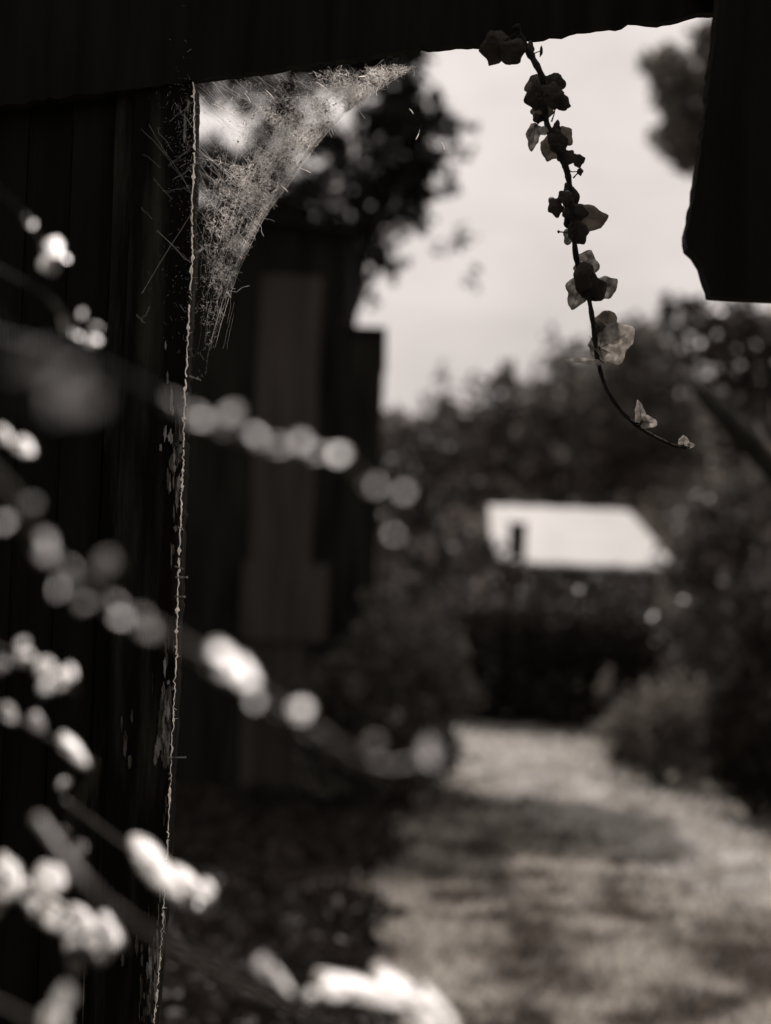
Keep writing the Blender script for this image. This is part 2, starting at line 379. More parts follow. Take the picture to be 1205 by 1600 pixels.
# right hand nearer tree with glinting leaves below the board
d = 15
grow_tree('broadleaf_tree', (P(1150, 900, d).x, d, 0), [P(1160, 820, d), P(1150, 650, d), P(1130, 540, d)], .1,
    [(1075, 505, d, 42), (1130, 510, d, 50), (1190, 520, d, 52), (1110, 570, d, 50), (1180, 600, d, 60), (1240, 560, d, 80), (1170, 680, d, 60), (1040, 480, d, 22, .5)],
    260, .10, 'fol_mid', 'glinting leafy tree below the hanging board at the garden edge')
d = 13.5
def bush(name, base_px, d, blobs, dens, leaf, mt, label, group=None):
    b = P(base_px, 900, d)
    return grow_tree(name, (b.x, d, 0), [Vector((b.x, d, .5)), Vector((b.x + .1, d, .9))], .04, blobs, dens, leaf, mt, label, 'bush', group, part='foliage')
bush('bush', 1140, 14, [(1100, 800, 14, 60), (1170, 790, 14, 70), (1080, 880, 14, 50), (1150, 900, 14, 80), (1100, 980, 14, 60), (1190, 980, 14, 70), (1060, 960, 14, 40), (1090, 1040, 14, 50), (1150, 1040, 14, 60)], 260, .08, 'fol_bush', 'tall loose shrub at the right side of the white-roofed outbuilding')
bush('bush', 1040, 12.5, [(1030, 1110, 12.5, 60), (960, 1145, 12.5, 42), (1085, 1130, 12.5, 50), (1000, 1170, 12.5, 40), (1060, 1170, 12.5, 44), (950, 1070, 13, 26, .6), (1105, 1090, 12.5, 40), (1110, 1170, 12.3, 40), (980, 1190, 12.5, 30), (1030, 1195, 12.4, 34), (1080, 1200, 12.3, 34)], 420, .05, 'fol_grey', 'low rounded pale bush at the right edge of the lawn')
bush('bush', 1190, 11, [(1150, 1130, 11, 55), (1200, 1100, 11, 70), (1180, 1190, 11, 60), (1230, 1200, 11, 70), (1190, 1020, 11.3, 60), (1130, 1200, 11, 34), (1240, 1000, 11, 70), (1160, 1220, 11, 36), (1200, 1240, 11, 40), (1240, 1250, 11, 50), (1130, 1160, 11, 50), (1150, 1060, 11, 50), (1180, 950, 11.3, 60)], 420, .05, 'fol_black', 'black leaved shrub at the right border of the lawn')
bush('bush', 650, 10.6, [(640, 1000, 10.6, 60), (590, 1050, 11, 70), (690, 1020, 11, 45), (700, 1090, 11, 50), (620, 1120, 11, 80), (560, 1150, 11, 70), (680, 1160, 11, 55), (600, 1200, 11, 60), (600, 985, 11, 46), (500, 1100, 11, 70), (670, 1210, 11, 40), (520, 1220, 11, 60), (620, 1180, 11, 60), (560, 1080, 11, 60), (650, 1060, 11, 60), (600, 950, 11, 40)], 420, .05, 'fol_bush', 'dark speckled bush on the lawn beside the shed')
bush('bush', 660, 21, [(640, 720, 21, 60), (700, 700, 21, 50), (610, 800, 21, 60), (680, 790, 21, 60), (640, 870, 21, 60), (740, 780, 21, 30), (720, 850, 21, 46), (760, 870, 21, 30), (700, 900, 21, 50), (620, 930, 21, 60)], 170, .1, 'fol_dark', 'tall dark bush at the left of the white-roofed outbuilding')
bush('bush', 930, 20, [(780, 915, 20, 26), (840, 912, 20, 26), (900, 916, 20, 30), (960, 918, 20, 30), (1010, 925, 20, 28), (720, 905, 20, 30), (870, 905, 20, 24), (930, 902, 20, 24), (800, 895, 20, 24), (785, 870, 20, 20), (740, 885, 20, 30), (772, 858, 20, 17), (752, 838, 20, 16), (786, 884, 20, 16), (812, 888, 20, 12), (850, 892, 20, 11), (905, 895, 20, 9), (958, 892, 20, 10), (1010, 896, 20, 12), (810, 940, 20, 26), (880, 940, 20, 26), (950, 945, 20, 26)], 420, .06, 'fol_mid', 'low leafy bush under the eaves of the white roof')
def shade_bed():  # near-black leaves laid over the ground to stand in for its shade
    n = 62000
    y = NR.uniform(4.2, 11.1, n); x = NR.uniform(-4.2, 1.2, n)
    edge = np.array([shade_edge(b) for b in y]) + np.abs(NR.normal(size=n)) * .10
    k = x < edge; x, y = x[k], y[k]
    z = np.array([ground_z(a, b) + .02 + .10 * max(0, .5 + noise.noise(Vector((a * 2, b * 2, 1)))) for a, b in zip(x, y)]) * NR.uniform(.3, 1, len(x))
    o = cards_mesh('shade_leaves', np.stack([x, y, z], 1), .08, 'fol_black'); tag(o, 'near-black leaves standing in for the shade left of the lawn', 'ground cover')
shade_bed()
# clipped black hedge closing the lawn
def hedge():
    y = 17.6; xa, xb = P(690, 900, y).x, P(1150, 900, y).x
    root = thing('hedge', ((xa + xb) / 2, y, 0), 'black clipped hedge across the far end of the lawn', 'hedge')
    for i in range(7):
        x = xa + (xb - xa) * (i + .5) / 7; mb = MB(); mb.tube([(x, y, -.05), (x + .05, y, .6), (x, y, 1.1)], [.04, .03, .015], 6); mb.build('stem', 'bark', root)
    n = 26000
    c = np.stack([NR.uniform(xa, xb, n), y + NR.uniform(-.45, .45, n), NR.uniform(0.0, 1.32, n)], 1)
    c += NR.normal(size=c.shape) * .03
    cards_mesh('foliage', c, .07, 'fol_black', root)
hedge()
# dark limb crossing at the right
lim = MB(); lim.tube([P(1060, 575, 5.2), P(1110, 625, 5.1), P(1160, 680, 5.0), P(1230, 750, 4.9), P(1400, 860, 4.8), P(1600, 1100, 4.7), P(1640, 1700, 4.7)], [.012, .032, .036, .045, .06, .08, .1], 8)
lr = thing('leaning_tree', (P(1640, 900, 4.7).x, 4.75, 0), 'dark bare limb slanting in from the right over the garden', 'tree')
lim.build('trunk', 'shed', lr, True)
lim = MB(); lim.tube([P(1300, 800, 4.9), P(1240, 740, 4.7), P(1195, 690, 4.6), P(1180, 660, 4.6)], [.02, .012, .008, .003], 6); lim.build('limb', 'cane', lr, True)

# ------------------------------------------------------------------ gateway: posts, lintel, wall boards, hanging board
FD = 1.60
def jag(pts, step, amp, seed):
    rr = random.Random(seed); out = []
    for (x0, y0), (x1, y1) in zip(pts[:-1], pts[1:]):
        L = math.hypot(x1 - x0, y1 - y0); n = max(1, int(L / step))
        for i in range(n):
            t = i / n; nx, ny = (y1 - y0) / L, -(x1 - x0) / L
            o = rr.gauss(0, amp) + amp * 1.3 * noise.noise(Vector((i * .35, seed, 0)))
            out.append((x0 + (x1 - x0) * t + nx * o, y0 + (y1 - y0) * t + ny * o))
    out.append(pts[-1]); return out
def slab(pts, d, th, name, mt, parent, label=None):
    mb = MB(); mb.prism([P(x, y, d) for x, y in pts], Vector((0, th, 0)))
    return mb.build(name, mt, parent, label=label)
EDGE = [(301, 60), (302, 150), (303, 250), (299, 320), (300, 400), (294, 500), (288, 620), (285, 720), (280, 850), (277, 930), (274, 1040), (267, 1180), (262, 1300), (255, 1420), (249, 1500), (240, 1600), (175, 3000), (165, 3250)]
gate = thing('gateway', (P(250, 900, FD).x, FD, 0), 'black weathered timber doorpost and chipped lintel framing the view', 'gateway')
e = jag(EDGE, 9, .9, 3)
slab(e + [(80, 3250), (215, 60)], FD, .055, 'post', 'post_wood', gate)
slab([(209, 60), (207, 400), (150, 1600), (75, 3250), (50, 3250), (130, 1600), (185, 60)], FD + .006, .05, 'post', 'post_wood', gate)
lin = [(-1500, 360), (300, 126), (315, 122), (480, 101), (660, 74), (750, 67), (880, 52), (905, 46), (975, 38), (985, 31), (1000, 29), (1012, 35), (1040, 35), (1052, 31), (1085, 22), (1122, 17), (1900, -84)]
slab(jag(lin, 9, 1.3, 5) + [(1900, -300), (-1500, -300)], FD - .004, .016, 'lintel', 'old_wood', gate)
slab([(1700, -60), (1850, -60), (1790, 3100), (1640, 3100)], FD, .06, 'post', 'old_wood', gate)
for pxm in (1700,): pass
# vertical boards closing the left side
x = 184; i = 0
while x > -1500:
    wd = RND.uniform(62, 84); tl = -.040
    xt, xb_ = x, x - 95
    slab([(xt, 100), (xt - 60, 3200)][:1] + [(xt - 130, 3240), (xt - wd + 3 - 130, 3240), (xt - wd + 3, 100)], FD + .01 + RND.uniform(0, .008), .022, 'wall_board', 'old_wood', gate)
    x -= wd; i += 1
slab([(-1500, 1240), (205, 1262), (203, 1190), (-1500, 1170)], FD + .045, .03, 'rail', 'old_wood', gate)
# ragged flakes of old paint on the post
def flake(px, py, w_, h_, seed, mt='flake'):
    rr = random.Random(seed); pts = []
    n = 22
    for k in range(n):
        a = 2 * math.pi * k / n; s = rr.uniform(.55, 1.1)
        pts.append((px + math.cos(a) * w_ * .5 * s, py + math.sin(a) * h_ * .5 * s))
    slab(pts, FD - .0012 * rr.uniform(.8, 2), .0006, 'paint_flake', mt, gate)
for a in [(266, 682, 16, 30), (251, 700, 8, 18), (258, 1150, 18, 66), (263, 1110, 9, 44), (256, 1120, 8, 30), (196, 1160, 13, 60), (203, 1190, 10, 30), (262, 590, 8, 26), (259, 540, 5, 20), (214, 1478, 12, 46), (192, 1500, 12, 30),
          (243, 1540, 10, 80), (237, 1585, 7, 40), (272, 800, 5, 40), (268, 870, 4, 60), (257, 1440, 7, 46), (262, 1330, 5, 40), (289, 200, 10, 60), (294, 165, 8, 30), (266, 760, 5, 26), (270, 640, 7, 24), (206, 1120, 6, 30), (248, 1165, 14, 50), (262, 1170, 8, 70), (254, 1095, 8, 36), (258, 676, 10, 36), (247, 1500, 7, 50), (233, 1565, 10, 60), (241, 1480, 6, 60), (222, 1500, 8, 34), (190, 1130, 6, 40)]:
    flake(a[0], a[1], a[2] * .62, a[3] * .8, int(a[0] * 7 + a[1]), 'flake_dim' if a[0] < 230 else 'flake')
def edge_x(y):
    for (x0, y0), (x1, y1) in zip(EDGE[:-1], EDGE[1:]):
        if y0 <= y <= y1: return x0 + (x1 - x0) * (y - y0) / (y1 - y0)
for i in range(200):
    y = RND.choice([RND.gauss(1140, 34), RND.gauss(1140, 34), RND.gauss(680, 30), RND.gauss(1530, 50), RND.uniform(560, 1590)])
    if y > 1640: continue
    x = edge_x(y) - 3 - abs(RND.gauss(0, 10))
    flake(x, y, RND.uniform(1.5, 6.5), RND.uniform(8, 44), i + 900, RND.choice(['flake', 'flake_dim', 'flake_dim']))
# nails and splinters standing out of the post edge
for px, py, L, an in ((268, 1184, 22, -2), (279, 902, 14, 0), (278, 932, 11, 2), (302, 258, 14, -20), (300, 588, 9, 25), (262, 1385, 9, -12), (278, 885, 8, 30)):
    mb = MB(); a = P(px - 4, py, FD - .003); b = P(px + L, py + math.sin(R(an)) * L, FD - .012)
    mb.tube([a, a.lerp(b, .9), b], [.0009, .0008, .0012], 7); mb.build('nail' if L > 10 else 'splinter', 'flake', gate)
# dark board hanging at the right, a little nearer than the lintel
hb = [(1126, -60), (1122, 18), (1113, 90), (1102, 180), (1093, 250), (1085, 300), (1082, 322), (1077, 350), (1072, 376), (1075, 388), (1086, 398), (1097, 415), (1107, 440), (1111, 462)]
brd = jag(hb, 9, .9, 8) + [(1150, 465), (1205, 467), (1380, 474), (1380, -150)]
for t0, t1 in ((0, 1),):
    broot = thing('hanging_board', P(1250, -60, 1.42), 'black board hanging below the lintel in the upper right corner', 'board')
    slab(brd, 1.42, .024, 'board', 'old_wood', broot)
    slab([(1384, -150), (1383, 474), (1560, 482), (1566, -172)], 1.424, .024, 'board', 'old_wood', broot)
    slab([(1130, -95), (1560, -120), (1560, -190), (1130, -165)], 1.448, .145, 'batten', 'old_wood', broot)
# unseen roof and walls added to keep the gateway's near side in shade
shade_shell = thing('shade_shell', (0, -1.4, 0), 'dark timber roof and walls added unseen around the viewpoint to block skylight', 'shade_shell')
mb = MB(); mb.box(-2.6, 2.6, -3, .25, 2.6, 2.68); mb.build('roof', 'old_wood', shade_shell)
mb = MB(); mb.box(-2.6, 2.6, -3.08, -3.003, 0, 2.6); mb.build('wall', 'old_wood', shade_shell)
mb = MB(); mb.box(2.55, 2.62, -3, .25, 0, 2.598); mb.build('wall', 'old_wood', shade_shell)
mb = MB(); mb.box(-2.62, -2.55, -3, 1.3, 0, 2.598); mb.build('wall', 'old_wood', shade_shell)

# ------------------------------------------------------------------ leaves
def leaf_outline(kind, n=36):
    """outline in unit leaf space: stalk at (0,0), tip near (0,1)"""
    pts = []
    for k in range(n):
        a = 2 * math.pi * k / n - math.pi / 2                # start at the stalk
        if kind == 'ivy':                                    # blunt five-lobed leaf
            rr = .49 + .05 * math.cos(5 * (a - math.pi / 2)) + .03 * math.sin(a)
            if k in (0, 1, n - 1): rr *= .8
        elif kind == 'ivy3': rr = .49 + .055 * math.cos(3 * (a - math.pi / 2)) + .015 * math.cos(7 * a)
        elif kind == 'round': rr = .5 + .03 * math.cos(3 * a) + .02 * math.sin(5 * a)
        else: rr = .5
        x, y = math.cos(a) * rr, .46 + math.sin(a) * rr
        if kind == 'lance': x = math.cos(a) * .5 * (1 - .35 * math.sin(a)); y = .5 + math.sin(a) * .5
        pts.append((x, y))
    return pts
def leaf_part(px, py, w_, h_, rot, dd, mt, parent, kind='ivy', curl=.25, yaw=0, pit=0, seed=0, label=None, normal=None, th=.0004):
    rr = random.Random(seed * 31 + int(px * 3 + py))
    out = leaf_outline(kind); n = len(out)
    jg = .10 if kind.startswith('ivy') or mt.startswith('ivy') else .05; ph = rr.uniform(0, 6)
    out = [((x) * (1 + rr.uniform(-jg, jg) * .35 + jg * math.sin(k * .9 + ph)), .46 + (y - .46) * (1 + rr.uniform(-jg, jg) * .35 + jg * math.cos(k * .7 + ph))) for k, (x, y) in enumerate(out)]
    q = mpx(dd); c = P(px, py, dd)
    ca, sa = math.cos(R(rot)), math.sin(R(rot))              # rot: clockwise from up, in the leaf's own plane
    if normal is None:
        ax, ay, nz = RIGHT, UP, -fwd
        rotm = Matrix.Rotation(R(yaw), 3, UP) @ Matrix.Rotation(R(pit), 3, RIGHT)
        ax, ay, nz = rotm @ ax, rotm @ ay, rotm @ nz
        sx = 1 / max(.25, math.cos(R(yaw))); sy = 1 / max(.25, math.cos(R(pit)))
        def W(u, v, hgt): return c + (ax * (u * sx) + ay * (v * sy)) * q + nz * hgt
    else:
        nz = normal.normalized(); kf = -fwd
        def W(u, v, hgt):
            e_ = (RIGHT * u + UP * v) * q; t = -(e_.dot(nz)) / kf.dot(nz)
            return c + e_ + kf * t + nz * hgt
    vs = []; fs = []; rings = (.35, .7, 1)
    def pt(x, y, s):
        cx, cy = 0, .46
        x = cx + (x - cx) * s; y = cy + (y - cy) * s
        u, v = x * w_, (y - .5) * h_
        hg = (-curl * abs(x) ** 1.5 * w_ - curl * .7 * (y - .4) ** 2 * h_ + .06 * h_ * curl * math.sin(5 * x + 4 * y + seed)) * q
        return W(u * ca + v * sa, -u * sa + v * ca, hg)
    vs.append(pt(0, .46, 0))
    for s in rings:
        for x, y in out: vs.append(pt(x, y, s))
    for k in range(n): fs.append((0, 1 + k, 1 + (k + 1) % n))
    for r_ in range(2):
        for k in range(n):
            a = 1 + r_ * n; fs.append((a + k, a + n + k, a + n + (k + 1) % n, a + (k + 1) % n))
    mb = MB(); mb.add(vs, fs)
    # thickness: back skin and rim
    back = [v - nz * th for v in vs]; k0 = len(vs); m0 = 1 + 2 * n
    mb.v += [tuple(b) for b in back]
    mb.f += [tuple(i + k0 for i in reversed(f)) for f in fs] + [(m0 + k, m0 + k + k0, m0 + (k + 1) % n + k0, m0 + (k + 1) % n) for k in range(n)]
    o = mb.build('leaf', mt, parent, True, label=label)
    if mt in ('ivy_pale', 'ivy_tip', 'ivy_mid') and w_ > 15 and h_ > 15:          # raised dark veins on both skins
        vb = MB()
        for a in (90, 40, 140, -5, 185):
            pts = []
            for k in range(5):
                t = k / 4 * (.44 if a == 90 else .36); x, y = math.cos(R(a)) * t, .08 + (math.sin(R(a)) * t) * (1.9 if a == 90 else 1)
                pts.append(pt(x, y, 1) - nz * th * .5)
            vb.tube(pts, [.00045 * (1 - .16 * k) for k in range(5)], 4)
        vb.build('vein', 'vine', o)
    return o

VD = 1.565
def smooth_path(pts, n=5):
    out = []
    for i in range(len(pts) - 1):
        p0 = pts[max(i - 1, 0)]; p1 = pts[i]; p2 = pts[i + 1]; p3 = pts[min(i + 2, len(pts) - 1)]
        for k in range(n):
            t = k / n
            out.append(tuple(.5 * ((2 * b) + (-a + c) * t + (2 * a - 5 * b + 4 * c - d_) * t * t + (-a + 3 * b - 3 * c + d_) * t ** 3) for a, b, c, d_ in zip(p0, p1, p2, p3)))
    out.append(tuple(pts[-1])); return out
def ivy():
    root = thing('ivy_vine', P(815, 50, VD), 'ivy spray hanging from the lintel in silhouette against the sky', 'vine')
    path = smooth_path([(806, 40), (818, 66), (833, 92), (846, 118), (851, 150), (854, 190), (866, 225), (883, 258), (890, 288), (893, 320), (897, 372), (902, 410), (912, 440), (921, 470), (928, 515), (933, 555), (942, 592), (956, 622), (978, 650), (1003, 671), (1032, 687), (1058, 698), (1076, 699), (1084, 692)])
    n = len(path); mb = MB()
    mb.tube([P(x, y, VD + .004 * math.sin(i * .35)) for i, (x, y) in enumerate(path)], [(.0026 * (1 - i / n) ** .6 + .0009) * (1 + .14 * math.sin(i * 1.7) + (.22 if i % 9 == 0 else 0)) for i in range(n)], 8)
    mb.build('stem', 'vine', root, True)
    L = [  # px, py, w, h, rot, dd offset, mat, kind, yaw, pitch, stem attach
        (772, 77, 44, 34, -100, .0, 'ivy_dark', 'ivy', 10, 20), (798, 82, 40, 36, 170, -.006, 'ivy_dark', 'ivy3', -20, 10), (783, 66, 40, 30, 60, .004, 'ivy_dark', 'round', 0, 0),
        (830, 73, 11, 18, 0, 0, 'ivy_dark', 'ivy3', 30, 0), (846, 80, 16, 5, 95, 0, 'ivy_dark', 'lance', 0, 10),
        (842, 133, 36, 36, -20, .008, 'ivy_mid', 'ivy', 0, 0), (866, 132, 32, 38, 20, .006, 'ivy_dark', 'ivy', 0, 0), (838, 152, 40, 32, -100, -.004, 'ivy_dark', 'ivy3', 0, 10),
        (862, 148, 36, 34, 90, -.006, 'ivy_dark', 'ivy', 0, 0), (879, 160, 24, 26, 130, .0, 'ivy_dark', 'ivy3', 0, 0), (848, 172, 32, 26, 185, .006, 'ivy_mid', 'round', 0, 0),
        (841, 185, 16, 14, 200, 0, 'ivy_dark', 'ivy3', 20, 0),
        (834, 213, 20, 38, 190, -.004, 'ivy_pale', 'ivy3', 10, 0), (849, 204, 14, 12, 220, -.008, 'ivy_tip', 'round', 0, 0), (870, 198, 12, 20, 10, 0, 'ivy_dark', 'ivy3', 0, 0), (882, 212, 28, 28, 60, .004, 'ivy_mid', 'round', 0, 0),
        (862, 232, 36, 34, 215, .002, 'ivy_mid', 'ivy3', 0, 0), (872, 222, 28, 36, 160, -.006, 'ivy_dark', 'ivy', 0, 0), (886, 246, 26, 24, 120, -.002, 'ivy_dark', 'ivy', 0, 0), (905, 250, 20, 17, 80, .0, 'ivy_dark', 'ivy3', 0, 0), (907, 268, 10, 9, 90, 0, 'ivy_dark', 'round', 0, 0),
        (893, 306, 36, 22, 80, .004, 'ivy_dark', 'ivy3', 0, 0), (884, 308, 20, 24, -30, -.004, 'ivy_dark', 'round', 0, 0), (869, 322, 28, 24, -110, .0, 'ivy_dark', 'ivy', 0, 0), (920, 340, 40, 56, 97, .006, 'ivy_mid', 'ivy3', 0, 0), (900, 333, 26, 36, 100, -.003, 'ivy_dark', 'round', 0, 0), (889, 346, 14, 22, 190, .0, 'ivy_dark', 'round', 0, 0),
        (904, 362, 30, 34, 150, -.004, 'ivy_dark', 'ivy', 0, 0), (889, 370, 16, 24, 190, .004, 'ivy_pale', 'ivy3', 0, 0), (905, 374, 18, 14, 160, .004, 'ivy_pale', 'round', 0, 0),
        (917, 412, 34, 38, 20, .008, 'ivy_pale', 'round', 0, 0), (912, 432, 46, 28, -80, -.006, 'ivy_dark', 'ivy', 0, 0), (947, 448, 34, 38, 70, .006, 'ivy_pale', 'ivy3', 0, 0), (904, 456, 36, 46, 200, .008, 'ivy_pale', 'ivy3', 0, 0), (929, 450, 34, 42, 150, -.004, 'ivy_dark', 'ivy', 0, 0), (914, 448, 22, 32, 180, -.002, 'ivy_dark', 'round', 0, 0),
        (948, 503, 36, 36, 15, .006, 'ivy_mid', 'ivy3', 0, 0), (936, 512, 18, 26, 0, .003, 'ivy_mid', 'round', 0, 0), (962, 531, 60, 62, 62, .002, 'ivy_tip', 'ivy3', 10, 0), (932, 541, 22, 28, -10, .005, 'ivy_pale', 'round', 0, 0),
        (917, 564, 9, 64, -84, -.004, 'ivy_tip', 'lance', 0, 0),
        (1001, 646, 18, 38, -5, .003, 'ivy_tip', 'ivy3', 15, 0), (1014, 660, 20, 28, 96, -.003, 'ivy_tip', 'ivy3', 0, 10), (1069, 689, 18, 17, 10, .0, 'ivy_tip', 'ivy3', 0, 0), (1080, 697, 8, 12, 80, -.002, 'ivy_tip', 'lance', 0, 40)]
    for i, (px, py, w_, h_, rot, do, mt, kd, yw, pt_) in enumerate(L):
        if kd != 'lance' and py < 560: w_, h_ = w_ * 1.12, h_ * 1.12
        leaf_part(px, py, w_, h_, rot, VD + do, mt, root, kd, RND.uniform(.15, .45), yw, pt_, i)
        k = min(range(n), key=lambda j: (path[j][0] - px) ** 2 + (path[j][1] - py) ** 2)
        bx = px - math.sin(R(rot)) * h_ * .42; by = py + math.cos(R(rot)) * h_ * .42
        k = max(0, k - 1); a = P(*path[k], VD); b = P(bx, by, VD + do)
        pb = MB(); pb.tube([a, a.lerp(b, .5) + Vector((0, 0, -.0015)), b], [.0009, .0006, .0005], 5); pb.build('leaf_stalk', 'vine', root, True)
    for pts in ([(862, 190), (866, 178), (868, 165)], [(896, 278), (903, 270), (907, 262)], [(893, 366), (884, 363), (873, 362)], [(855, 186), (844, 190), (838, 196)]):
        pb = MB(); pb.tube([P(x, y, VD) for x, y in pts], [.0009, .0006, .0008], 5); pb.build('tendril', 'vine', root, True)
    pb = MB(); c = P(873, 362, VD); pb.tube([c + UP * -.0015, c, c + UP * .0015], [.0006, .0016, .0006], 6); pb.build('bud', 'vine', root, True)
ivy()

# ------------------------------------------------------------------ cobweb
def lerp2(a, b, t): return (a[0] + (b[0] - a[0]) * t, a[1] + (b[1] - a[1]) * t)
def polyat(pts, t):
    Ls = [math.hypot(b[0] - a[0], b[1] - a[1]) for a, b in zip(pts[:-1], pts[1:])]; s = t * sum(Ls)
    for i, L in enumerate(Ls):
        if s <= L or i == len(Ls) - 1: return lerp2(pts[i], pts[i + 1], min(1, s / L))
        s -= L
def cobweb():
    root = thing('cobweb', P(330, 150, FD), 'dusty cobweb stretched between lintel and doorpost in the upper left corner', 'cobweb')
    free = smooth_path([(652, 104), (600, 132), (548, 172), (500, 218), (458, 276), (415, 335), (380, 405), (355, 470), (334, 545), (318, 600)], 4)
    anch = [(652, 98), (560, 106), (302, 128), (301, 330), (296, 600)]
    BD = FD + .03
    def wp(px, py, z=0): return P(px, py, BD + z)
    def point(t, s):
        a = polyat(anch, t); f = polyat(free, t); x, y = lerp2(a, f, s)
        return x, y
    # long strands
    mb = MB()
    for i in range(150):
        t = .05 + RND.random() ** 1.5 * .72; t2 = min(1, max(0, t + RND.gauss(0, .06)))
        a = polyat(anch, t); f = polyat(free, t2); z0, z1 = RND.uniform(-.012, .02), RND.uniform(-.01, .01)
        pts = []
        for k in range(9):
            s = k / 8; x, y = lerp2(a, f, s); sag = math.sin(s * math.pi) * RND.uniform(2, 7)
            pts.append(wp(x + RND.gauss(0, 1.2), y + sag * .4 + RND.gauss(0, 1.2), z0 + (z1 - z0) * s))
        mb.tube(pts, RND.uniform(.00004, .00008), 3, False)
    for i in range(15):                                        # bundle along the free edge
        pts = []; o1, o2 = RND.gauss(0, 1.5) - abs(RND.gauss(0, 3)), RND.uniform(-.004, .004)
        t0 = RND.uniform(.06, .4) if i > 2 else .04; t1 = RND.uniform(.45, .8) if i > 2 else .9
        for k in range(26):
            x, y = polyat(free, t0 + (t1 - t0) * k / 25); pts.append(wp(x + o1 + RND.gauss(0, .5), y + o1 * .6 + RND.gauss(0, .5), o2))
        mb.tube(pts, RND.uniform(.00004, .00008), 3, False)
    for i in range(60):                                        # strands fanning parallel to the free edge
        s = 1 - abs(RND.gauss(0, .3)); s = max(.05, s); t0 = RND.uniform(.04, .55); t1 = min(.9, t0 + RND.uniform(.15, .4)); pts = []; z = RND.uniform(-.01, .02)
        for k in range(12):
            x, y = point(t0 + (t1 - t0) * k / 11, s); pts.append(wp(x + RND.gauss(0, 1.6), y + RND.gauss(0, 1.6), z))
        mb.tube(pts, RND.uniform(.00004, .00008), 3, False)
    for i in range(14):                                        # loose ends trailing down beside the post
        x0, y0 = RND.uniform(306, 372), RND.uniform(400, 500); x1 = x0 - RND.uniform(5, 34); y1 = y0 + RND.uniform(50, 110)
        mb.tube([wp(x0 + (x1 - x0) * k / 6 + RND.gauss(0, 1.2), y0 + (y1 - y0) * k / 6, .004 * k / 6) for k in range(7)], RND.uniform(.00003, .00005), 3, False)
    mb.build('web_strands', 'silk_dim', root, kind='stuff')
    # crinkled short threads and trapped dust
    mb = MB(); db = MB()
    cnt = 0
    while cnt < 12500:
        t = RND.random(); s = .985 - abs(RND.gauss(0, .42))
        if s < .02: continue
        x, y = point(t, s)
        dens = 1.0
        if t > .45: dens *= max(.02, 1 - (t - .45) * 2.2) ** 1.3
        if t < .16: dens *= t * 6
        if t < .45: dens *= 1.25
        if math.hypot((x - 350) / 60, (y - 215) / 42) < 1: dens *= .22
        if y < 150 and x < 520: dens *= .3
        dens *= max(.06, .45 + 1.3 * noise.noise(Vector((x * .035, y * .035, 1))) + 1.1 * noise.noise(Vector((x * .13, y * .13, 4))))
        if RND.random() > dens: continue
        cnt += 1
        f1 = polyat(free, min(1, t + .03)); f0 = polyat(free, max(0, t - .03))
        base = math.atan2(f1[1] - f0[1], f1[0] - f0[0])
        an = base + RND.gauss(0, .25 + .9 * min(1, (1 - s) * 4)); L = RND.expovariate(1 / 4.0) + 1.5; z = RND.uniform(-.014, .018)
        pts = []; cx, cy = x, y
        for k in range(4):
            pts.append(wp(cx, cy, z)); an += RND.gauss(0, .9); cx += math.cos(an) * L / 3; cy += math.sin(an) * L / 3
        mb.tube(pts, RND.uniform(.00005, .00014) * (1.9 if RND.random() < .06 else 1), 3, False)
        if RND.random() < .2:
            c = wp(x, y, z); r_ = RND.expovariate(1 / .0003) + .00015
            vs = [c + Vector((RND.gauss(0, 1), RND.gauss(0, 1), RND.gauss(0, 1))) * r_ for _ in range(4)]
            db.add(vs, [(0, 1, 2), (0, 2, 3), (0, 3, 1), (1, 3, 2)])
    mb.build('web_threads', 'silk_dim', root, kind='stuff'); db.build('web_dust', 'dust', root, kind='stuff')
    # single bright strokes
    mb = MB()
    for a, b in (((415, 140), (428, 154)), ((335, 163), (374, 186)), ((495, 128), (512, 140)), ((468, 262), (486, 270)), ((650, 218), (656, 203)), ((640, 170), (646, 178)), ((372, 398), (378, 404)), ((690, 222), (695, 234)), ((382, 145), (392, 160)), ((440, 290), (450, 300)), ((560, 120), (575, 118))):
        mb.tube([wp(*a, -.01), wp((a[0] + b[0]) / 2 + 1, (a[1] + b[1]) / 2, -.012), wp(*b, -.01)], [.0002, .0004, .0002], 4)
    mb.build('web_wisps', 'silk', root, kind='stuff')
    # threads across the post face
    mb = MB(); FF = FD - .004
    st = [((222, 202), (262, 246)), ((246, 200), (270, 236)), ((220, 325), (238, 342)), ((232, 195), (300, 300)), ((255, 300), (300, 290)), ((220, 460), (300, 330)), ((222, 500), (235, 480)), ((215, 492), (225, 505)), ((262, 260), (300, 230)), ((240, 280), (270, 310)), ((275, 160), (300, 200)), ((265, 190), (303, 160)), ((245, 360), (298, 410)), ((225, 240), (250, 262)), ((270, 280), (300, 262))]
    for (a, b) in st:
        for q in range(2):
            p = [P(a[0] + (b[0] - a[0]) * k / 5 + RND.gauss(0, 1.4), a[1] + (b[1] - a[1]) * k / 5 + RND.gauss(0, 1.4), FF - .003 * RND.random()) for k in range(6)]
            mb.tube(p, RND.uniform(.00005, .00016), 3, False)
    for q in range(380):
        x = 300 - abs(RND.gauss(0, 22)); y = RND.choice([RND.gauss(200, 60), RND.uniform(140, 560)])
        an = RND.uniform(0, 6.28); L = 1 + RND.expovariate(1 / 2.2)
        mb.tube([P(x, y, FF), P(x + math.cos(an) * L, y + math.sin(an) * L, FF - .002)], RND.uniform(.00005, .00013), 3, False)
    mb.build('web_threads', 'silk_dim', root, kind='stuff')
    # knotted silk running down the edge of the post
    mb = MB(); y = 128
